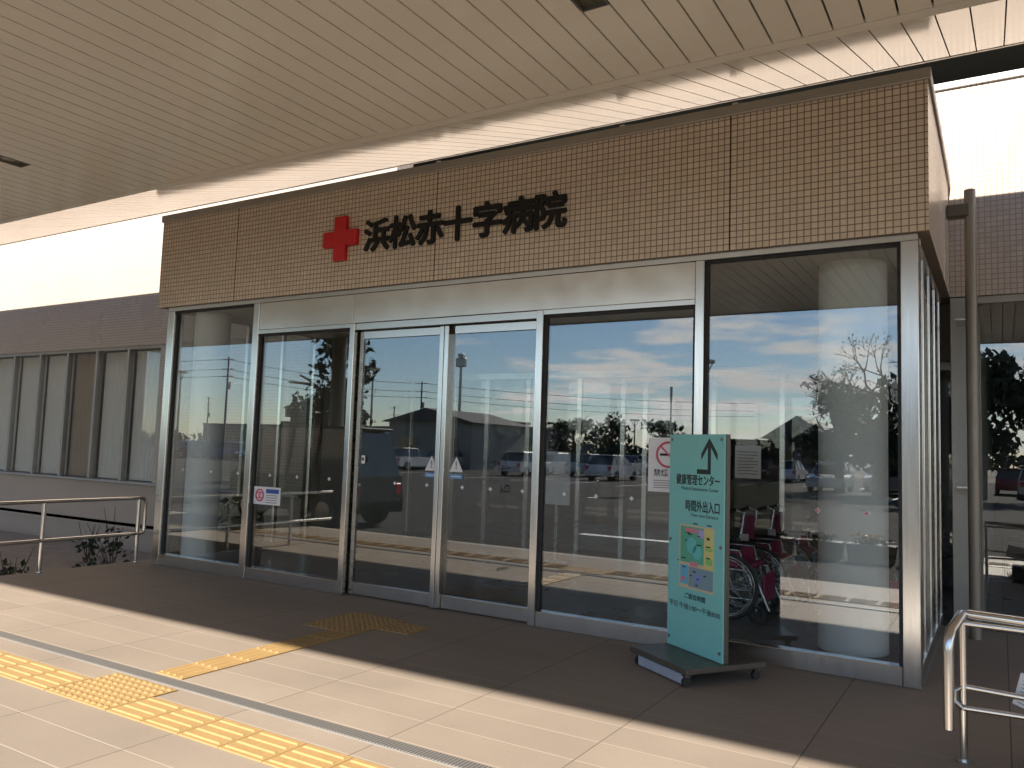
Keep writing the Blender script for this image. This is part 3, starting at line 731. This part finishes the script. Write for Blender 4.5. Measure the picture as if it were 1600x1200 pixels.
# ------------------------------------------------------------------ wheelchairs inside
def wheelchair():
    t = thing('wheelchair', '', 'wheelchair', (0, 0, 0), 'wheelchairs parked inside the right pane')
    TB = mat('chrome tube', (.7, .7, .7), .2, 1)
    for s in (-1, 1):
        y = s * .24
        w = MB(); w.ring((0, y * 1.12, .3), (0, 1, 0), .285, .016, TYRE, 32, 6); w = w.obj('wheel', t)
        b = MB(); b.ring((0, y * 1.12, .3), (0, 1, 0), .262, .008, TB, 32, 5); b.ring((0, y * 1.25, .3), (0, 1, 0), .245, .007, TB, 32, 5)
        for i in range(12): a = i * math.pi / 6; b.tube([(0, y * 1.12, .3), (.262 * math.cos(a), y * 1.12, .3 + .262 * math.sin(a))], .003, TB, 4)
        b.tube([(0, y * 1.05, .3), (0, y * 1.2, .3)], .02, TB, 10); b.obj('rim', w)
        b = MB(); b.tube([(.19, y, .05), (.19, y, .46), (.12, y, .9), (.2, y, .93), (.27, y, .9)], .012, TB, 8)
        b.tube([(.19, y, .45), (-.25, y, .45), (-.3, y, .3), (-.38, y, .12)], .012, TB, 8); b.tube([(.18, y, .62), (-.12, y, .62), (-.16, y, .45)], .012, TB, 8); b.tube([(.19, y, .2), (-.25, y, .2), (-.25, y, .45)], .01, TB, 8)
        b.obj('side_frame', t)
        b = MB(); b.ring((-.27, y, .08), (0, 1, 0), .062, .016, TYRE, 18, 6); b.tube([(-.27, y, .1), (-.27, y, .22)], .012, TB, 8); b.obj('caster', t)
        b = MB(); b.box(-.14, .17, y - .025, y + .025, .63, .66, BLACK, .01); b.obj('armrest', t)
        b = MB(); b.box(-.46, -.32, y - .08 * (1 if s > 0 else 0) - .0, y + .08 * (1 if s < 0 else 0), .1, .115, BLACK, .004); b.obj('footrest', t)
        b = MB(); b.tube([(.2, y, .93), (.29, y, .895)], .018, BLACK, 10); b.obj('grip', t)
    b = MB(); b.box(-.23, .17, -.22, .22, .46, .5, MAROON, .015); b.obj('seat', t)
    b = MB(); b.box(.135, .17, -.22, .22, .54, .86, MAROON, .012); b.obj('backrest', t)
    b = MB(); b.box(-.33, -.31, -.2, .2, .18, .42, MAROON, .008); b.obj('leg_strap', t)
    for s in (-1, 1):
        b = MB(); b.box(-.13, .15, s * .215 - .004, s * .215 + .004, .47, .61, MAROON, .003); b.obj('side_panel', t)
    b = MB(); b.box(.172, .178, -.2, -.08, .72, .8, PAPER); b.box(-.06, .02, -.285, -.28, .62, .72, PAPER); b.obj('name_tag', t)
    return t
wc = wheelchair()
for i, (x, y, rz, lab) in enumerate([(-2.12, 1.62, R(180), 'maroon wheelchair inside the glass nearest the teal sign, half hidden by it'), (-2.05, 2.4, R(180), 'second maroon wheelchair inside, parked behind the one nearest the sign'), (-1.95, 3.2, R(180), 'third maroon wheelchair back from the glass behind the teal sign'), (-1.15, 2.0, R(150), 'maroon wheelchair inside between the teal sign and the round column')]):
    place(wc, i == 0, (x, y, .006), rz, lab)
# potted plant inside
PP = thing('potted_plant', 'leafy plant in a dark square pot inside the leftmost pane', 'potted plant', (-7.55, .55, 0))
b = MB(); b.prism([(-7.72, .006), (-7.38, .006), (-7.33, .4), (-7.77, .4)], 1, .38, .72, BLACK); b.obj('pot', PP)
b = MB(); b.leaves((-7.55, .55, .55), (.33, .25, .28), 260, .07, LEAF2, .1); b.obj('foliage', PP)
b = MB()
for i in range(6): b.tube([(-7.55, .55, .38), (-7.55 + random.gauss(0, .12), .55 + random.gauss(0, .08), .65)], .008, BARK, 5)
b.obj('stem', PP)
NBD = thing('notice_stand', 'white poster stand inside behind the right sliding door', 'poster stand', (-5.0, 3.6, 0))
b = MB(); b.box(-5.25, -4.85, 3.6, 3.62, .75, 1.45, PAPER); b.obj('sheet', NBD)
b = MB(); b.box(-5.07, -5.03, 3.62, 3.66, 0, .9, STEELD); b.box(-5.25, -4.85, 3.55, 3.75, 0, .03, STEELD); b.obj('stand', NBD)
tb = thing('reception_counter', 'wooden reception counter deep inside behind the doors', 'counter', (-5, 9, 0))
WD = mat('counter wood', (.30, .19, .10), .45, 0, .15, 3, stretch=(1, 1, 8))
b = MB(); b.box(-7, -3, 9, 9.6, 0, 1.0, WD, .01); b.obj('body', tb)
b = MB(); b.box(-7.1, -2.9, 8.9, 9.7, 1.0, 1.05, INWALL, .01); b.obj('top', tb)
# wooden bench seen in the right bay
be = thing('wooden_shelf', 'wooden shelf rack inside the right hand window', 'shelf', (.9, 3.4, 0))
b = MB()
for x in (.35, .75, 1.5): b.box(x, x + .04, 3.3, 3.6, 0, 1.2, WD, .004)
b.obj('upright', be)
b = MB()
for z in (.3, .75, 1.16): b.box(.391, 1.499, 3.3, 3.6, z, z + .03, WD, .004)
b.obj('shelf_board', be)

# shrubs in the left planting bed
random.seed(21)
for i, (x, y, h, lab) in enumerate([(-9.5, .0, .42, 'low dark shrub just beyond the left railing end'), (-9.6, -.9, .5, 'low dark shrub beyond the left railing at the frame edge'), (-10.5, .9, .75, 'taller thin shrub against the wall under the ribbon windows'), (-11.6, 1.2, .5, 'small shrub by the wall far left behind the railing')]):
    t = thing('shrub', lab, 'shrub', (x, y, -.42), 'shrubs in the left planting bed')
    b = MB(); b.leaves((x, y, -.42 + h * .5), (.3, .25, h * .4), 90, .05, LEAF, .1); b.obj('foliage', t)
    b = MB()
    for k_ in range(7): b.tube([(x, y, -.42), (x + random.gauss(0, .15), y + random.gauss(0, .12), -.42 + h * random.uniform(.7, 1.25))], [.008, .003], BARK, 5)
    b.obj('stem', t)

# ------------------------------------------------------------------ the car park and street behind the camera (seen in the glass)
def car(paint, name, label, cat, grp, van=False):
    t = thing(name, label, cat, (0, 0, 0), grp)
    L_, Wd, H = (3.4, 1.48, 1.9) if van else (4.1, 1.68, 1.48)
    hw = Wd / 2
    if van: low = [(-1.7, .28), (1.68, .28), (1.7, .55), (1.62, .95), (-1.68, .98), (-1.72, .5)]; up_ = [(-1.66, .98), (-1.5, 1.82), (-1.2, 1.9), (.7, 1.9), (1.0, 1.8), (1.6, .95)]
    else: low = [(-2.05, .28), (2.0, .26), (2.07, .5), (1.95, .72), (1.05, .9), (-1.9, .92), (-2.07, .6)]; up_ = [(-1.85, .92), (-1.35, 1.4), (-.9, 1.47), (.0, 1.46), (.35, 1.38), (1.1, .9)]
    def loft(bm, prof, m, w0, w1, z0, z1):
        n = len(prof); vs = []
        for s in (-1, 1):
            for q in prof: f = (q[1] - z0) / (z1 - z0); vs.append((q[0], s * (w0 + (w1 - w0) * f), q[1]))
        ed = 0
        bm.add(vs, [tuple(range(n)), tuple(range(2 * n - 1, n - 1, -1))] + [(i, n + i, n + (i + 1) % n, (i + 1) % n) for i in range(n)], m)
    b = MB(); loft(b, low, paint, hw, hw - .02, .26, .98); b.obj('body', t)
    zt = max(q[1] for q in up_); zb = min(q[1] for q in up_)
    b = MB(); loft(b, up_, CARGL, hw - .05, hw - .22, zb, zt); b.obj('window', t)
    b = MB(); tp_ = [q for q in up_ if q[1] > zt - .09]; xa, xb = min(q[0] for q in tp_), max(q[0] for q in tp_)
    b.box(xa - .05, xb + .05, -hw + .2, hw - .2, zt - .03, zt + .02, paint, .015)
    for s in (-1, 1):
        for q in (0.05, -1.0 if not van else -.7):
            b.tube([(q, s * (hw - .045), zb), (q, s * (hw - .205), zt)], .035, paint, 6)
    b.obj('roof', t)
    for x in (-L_ * .31, L_ * .31):
        for s in (-1, 1):
            w = MB(); w.tube([(x, s * (hw - .2), .3), (x, s * (hw + .01), .3)], .3, RUBBER, 18); w = w.obj('wheel', t)
            b = MB(); b.tube([(x, s * (hw + .012), .3), (x, s * (hw + .02), .3)], .19, STEEL, 14); b.obj('rim', w)
    for s in (-1, 1):
        b = MB(); b.box(L_ / 2 - .12, L_ / 2 + (.005 if van else .03), s * (hw - .32) - .14, s * (hw - .32) + .14, .6, .75, WHITE, .02); b.obj('headlight', t)
        b = MB(); b.box(-L_ / 2 - .02, -L_ / 2 + .06, s * (hw - .15) - .08, s * (hw - .15) + .08, .62, .85, RED, .02); b.obj('tail_light', t)
    b = MB(); b.box(L_ / 2 - .02, L_ / 2 + .045, -.17, .17, .42, .52, WHITE); b.obj('number_plate', t)
    return t
paints = [('white', (.7, .7, .69)), ('silver', (.42, .43, .44)), ('dark grey', (.06, .06, .07)), ('blue', (.05, .10, .22)), ('maroon', (.18, .02, .03))]
protos = [car(mat('car paint ' + n, c, .22, .1, .02, coat=.6), 'parked_car', n + ' car reflected in the glass, parked in the car park', 'car', 'cars in the car park') for n, c in paints]
used = [False] * len(protos); random.seed(9)
for row, (y, x0, x1) in enumerate([(-37.5, -72, 8), (-51.5, -80, 10), (-42.4, -70, 8)]):
    x = x0
    while x < x1:
        x += 3
        if random.random() < .38: continue
        i = random.choices(range(5), [5, 4, 3, 1.5, 1])[0]
        place(protos[i], not used[i], (x - 1.5 + .06, y + random.uniform(-.3, .3), -.13), R(90 if random.random() < .5 else -90)); used[i] = True
vn = car(mat('van paint', (.012, .013, .015), .3, 0, .02, spec=.3), 'parked_van', 'dark boxy van reflected in the second pane, parked under the canopy', 'van', None, True)
vn.location = (-12.0, -5.95, -.13); vn.rotation_euler = (0, 0, R(181))

def utility_pole(x, y, h, lab, r=.14):
    t = thing('utility_pole', lab, 'utility pole', (x, y, -.13), 'utility poles beyond the car park')
    b = MB(); b.tube([(x, y, -.13), (x, y, h)], [r, r * .7], WOODP, 10); b.obj('pole', t)
    b = MB()
    for dz in (.3, 1.4, 2.2): b.box(x - .9, x + .9, y - .05, y + .05, h - dz, h - dz + .09, STEELD)
    b.obj('crossarm', t)
    b = MB(); b.tube([(x + .25, y, h - 3.6), (x + .25, y, h - 2.8)], .22, WOODP, 12); b.obj('transformer', t)
    return (x, y, h)
ups = [utility_pole(-74, -54, 10.8, 'tall utility pole reflected in the leftmost pane'), utility_pole(-66, -79, 10.2, 'slim utility pole reflected in the left sliding door'), utility_pole(-83, -94, 7.8, 'far utility pole reflected left of the slim one in the door'), utility_pole(-118, -86, 9.0, 'distant utility pole reflected beside the round column')]
for i, (dz, lab) in enumerate(((.25, 'top overhead wire strung between the reflected poles'), (1.35, 'middle overhead wire strung between the reflected poles'), (2.15, 'lowest overhead wire strung between the reflected poles'))):
    b = MB(); seq = [(-160, -40, 11), ups[0], ups[1], (-30, -110, 9.5)]
    for a_, c_ in zip(seq, seq[1:]):
        pts = [Vector(a_).lerp(Vector(c_), k_ / 12) - Vector((0, 0, dz + 2.4 * (k_ / 12) * (1 - k_ / 12))) for k_ in range(13)]
        b.tube(pts, .03, BLACK, 5)
    tag(b.obj('overhead_wire'), lab, 'wire')
def lamp(x, y, h, lab):
    t = thing('street_lamp', lab, 'street lamp', (x, y, -.13), 'street lamps of the car park')
    b = MB(); b.tube([(x, y, -.13), (x, y, h)], [.09, .05], STEELD, 10); b.obj('pole', t)
    b = MB(); b.tube([(x, y, h - .7), (x + .35, y, h - .1)], .025, STEELD, 6); b.tube([(x, y, h - .7), (x - .35, y, h - .1)], .025, STEELD, 6); b.tube([(x, y, h - .12), (x, y, h)], .42, STEELD, 16); b.obj('lamp_head', t)
lamp(-48, -29, 6.1, 'street lamp reflected at the left edge of the leftmost pane'); lamp(-30.8, -29, 5.9, 'street lamp reflected at the left edge of the sliding door'); lamp(-11.25, -29, 5.75, 'street lamp reflected beside the mullion right of the no smoking notice'); lamp(-27.5, -60, 4.5, 'far street lamp reflected in the middle pane')
t = thing('light_mast', 'tall floodlight mast reflected in the right sliding door', 'light mast', (-42.2, -54, -.13))
b = MB(); b.tube([(-42.2, -54, -.13), (-42.2, -54, 9.2)], [.18, .12], STEELD, 10); b.obj('pole', t)
b = MB(); b.box(-42.7, -41.7, -54.2, -53.8, 8.9, 9.7, STEELD, .05); b.box(-42.5, -41.9, -54.2, -53.8, 9.75, 10.1, STEELD, .05); b.obj('floodlight', t)
t = thing('antenna_mast', 'thin mast with thick tip reflected above the no smoking notice', 'mast', (-18.7, -45, -.13))
b = MB(); b.tube([(-18.7, -45, -.13), (-18.7, -45, 5.0)], .05, STEELD, 8); b.obj('pole', t)
b = MB(); b.tube([(-18.7, -45, 5.0), (-18.7, -45, 6.0)], .09, STEELD, 8); b.obj('tip', t)

# buildings across the car park
def block(x0, x1, y0, y1, h, col, lab, roof=None, name='far_building'):
    t = thing(name, lab, 'building', ((x0 + x1) / 2, y0, -.5))
    m_ = mat('far wall %g' % (col[0] + x0), col, .8, 0, .06)
    b = MB(); b.box(x0, x1, y1, y0, -.5, h, m_); b.obj('wall', t)
    b = MB()
    if roof: b.prism([(x0 - .5, h), (x1 + .5, h), ((x0 + x1) / 2, h + roof)], 1, y1 - .5, y0 + .5, ROOF)
    else: b.box(x0 - .15, x1 + .15, y1 - .15, y0 + .15, h, h + .3, ROOF, .02)
    b.obj('roof', t)
    n = max(2, int((x1 - x0) / 3.2))
    for i in range(n):
        for z in ([1.0] if h < 5 else [1.0, 3.6]):
            if z + 1.3 > h: continue
            xx = x0 + (i + .5) * (x1 - x0) / n
            b = MB(); b.box(xx - .8, xx + .8, y0 + .01, y0 + .06, z, z + 1.2, CARGL); b.obj('window', t)
block(-64.5, -58.5, -84, -95, 5.2, (.22, .21, .2), 'flat roofed grey building reflected in the right sliding door')
block(-58, -52, -86, -95, 4.3, (.12, .12, .12), 'lower dark block beside the flat roofed grey building in reflection')
block(-150, -96, -110, -125, 4.8, (.2, .19, .18), 'long low building reflected behind the leftmost utility pole')
block(-42, -34, -44, -52, 3.4, (.25, .25, .24), 'low shed reflected in the middle pane', roof=1.1)
block(-15.5, -11, -58, -66, 3.0, (.2, .17, .15), 'small house with pitched roof reflected beside the round column', roof=1.8, name='house')
block(-38.5, -60, 10, -15, 8.5, (.2, .175, .155), 'tiled side wing of the hospital far left', name='side_wing')
block(-21.3, -19.8, -14, -16, 2.35, (.12, .11, .1), 'small dark booth reflected in the second pane', name='booth')

# trees
def tree(x, y, h, cr_, lab, leaf, n, size, bare=False, trunk=.25, low=.15, name='tree'):
    t = thing(name, lab, 'tree', (x, y, -.5), None)
    b = MB(); b.tube([(x, y, -.5), (x + .1, y, h * .35), (x, y + .1, h * .8)], [trunk, trunk * .7, trunk * .25], BARK, 8)
    tips = []
    def br(p, d, l, r, k):
        q = p + d * l; b.tube([p, p.lerp(q, .5) + Vector((random.gauss(0, .05), random.gauss(0, .05), random.gauss(0, .05))) * l, q], [r, r * .8, r * .55], BARK, 5, False); tips.append(q)
        if k <= 0: return
        for _ in range(3 if bare else 2):
            dd = (d + Vector((random.gauss(0, .5), random.gauss(0, .5), random.gauss(.1, .35)))).normalized(); br(q, dd, l * random.uniform(.6, .85), r * .55, k - 1)
    for i in range(7 if bare else 5):
        a_ = i * 6.283 / 7 + random.random(); zz_ = h * random.uniform(.3, .6)
        br(Vector((x, y, zz_)), Vector((math.cos(a_), math.sin(a_), random.uniform(.4, 1.0))).normalized(), h * .2, trunk * .4, 4 if bare else 1)
    b.obj('trunk', t)
    b = MB()
    if not bare:
        for _ in range(14):
            a_ = random.random() * 6.283; rr = cr_ * math.sqrt(random.random()) * .75; zz_ = h * random.uniform(low + .15, .88); sh_ = 1 - .5 * abs(zz_ / h - .5)
            b.leaves((x + rr * math.cos(a_) * sh_, y + rr * math.sin(a_) * sh_, zz_), (cr_ * .42, cr_ * .42, h * .14), n // 14, size, leaf, .2)
    else:
        for q in tips[::2]: b.leaves(q, (.3, .3, .3), 3, .07, leaf, .1)
    b.obj('crown', t)
random.seed(33)
tree(-6.8, -36, 5.7, 2.6, 'dense round evergreen reflected beside the right round column', LEAF, 2400, .24)
tree(-4.6, -34, 6.6, 2.6, 'bare winter tree reflected at the top right of the last pane', LEAF, 10, .1, True, .3)
tree(-3.4, -35, 6.2, 2.7, 'dark evergreen reflected behind the right round column', LEAF, 2400, .24)
tree(-.8, -33, 7.2, 2.6, 'tall leafy tree reflected in the right hand window', LEAF, 2400, .24)
tree(2.4, -34, 7.6, 2.8, 'tall broad tree reflected deep in the right hand window', LEAF, 1600, .24)
tree(6.5, -36, 7.0, 2.8, 'broad tree standing right of the reflected tree row', LEAF, 1300, .24)
tree(-31.5, -56, 4.6, 2.6, 'low tree reflected at the left of the middle pane', LEAF, 1000, .25)
tree(-27, -54, 4.8, 2.4, 'bushy tree reflected in the centre of the middle pane', LEAF, 1000, .25)
tree(-23.5, -57, 4.4, 2.4, 'rounded tree reflected right of centre in the middle pane', LEAF, 1000, .25)
tree(-24.5, -19, 4.6, 1.6, 'pine tree reflected in the second pane above the van', LEAF, 1200, .18, name='pine_tree')
tree(-17.2, -12.2, 5.2, 1.2, 'dark slim pine reflected at the right of the second pane', LEAF, 1400, .13, name='pine_tree')
b = MB(); random.seed(40)
for _ in range(150):
    x = random.uniform(-330, 80); y = random.uniform(-175, -120); h = random.uniform(2.2, 5.0) * (1 if x < -20 else 1.3)
    b.leaves((x, y, h * .45), (random.uniform(3, 8), 2, h * .6), 70, .9, LEAF, .2)
tag(b.obj('far_wood'), 'distant dark line of trees along the reflected horizon', 'wood', kind='stuff')
# hedge + flower planters by the drive
FW = mat('white petals', (.75, .74, .7), .6); FY = mat('yellow petals', (.7, .45, .03), .6); FR = mat('red petals', (.45, .02, .05), .6)
for i in range(5):
    x = -4.1 + i * .78; y = -7.9
    c_ = 'white' if i < 3 else ('yellow' if i == 3 else 'red and yellow')
    t = thing('flower_planter', '%s flowers in a grey planter, number %s in the reflected row' % (c_, ['one from left', 'two from left', 'in the middle', 'two from right', 'one from right'][i]), 'planter', (x, y, -.13), 'flower planters by the drive')
    t['label'] = ['white flowers in the leftmost grey planter of the reflected row', 'white flowers in the second planter from the left of the reflected row', 'white flowers in the middle planter of the reflected row', 'yellow flowers in a grey planter of the reflected row', 'red and yellow flowers in the rightmost planter of the reflected row'][i]
    b = MB(); b.prism([(x - .32, -.13), (x + .32, -.13), (x + .36, .15), (x - .36, .15)], 1, y - .17, y + .17, CONC); b.obj('trough', t)
    b = MB(); b.leaves((x, y, .2), (.34, .17, .1), 120, .05, LEAF2, .1); b.obj('foliage', t)
    b = MB(); b.leaves((x, y, .27), (.34, .17, .06), 90, .035, FW if i < 3 else FY, .3)
    if i == 4: b.leaves((x, y, .2), (.36, .18, .06), 80, .035, FR, .3)
    b.obj('blossom', t)
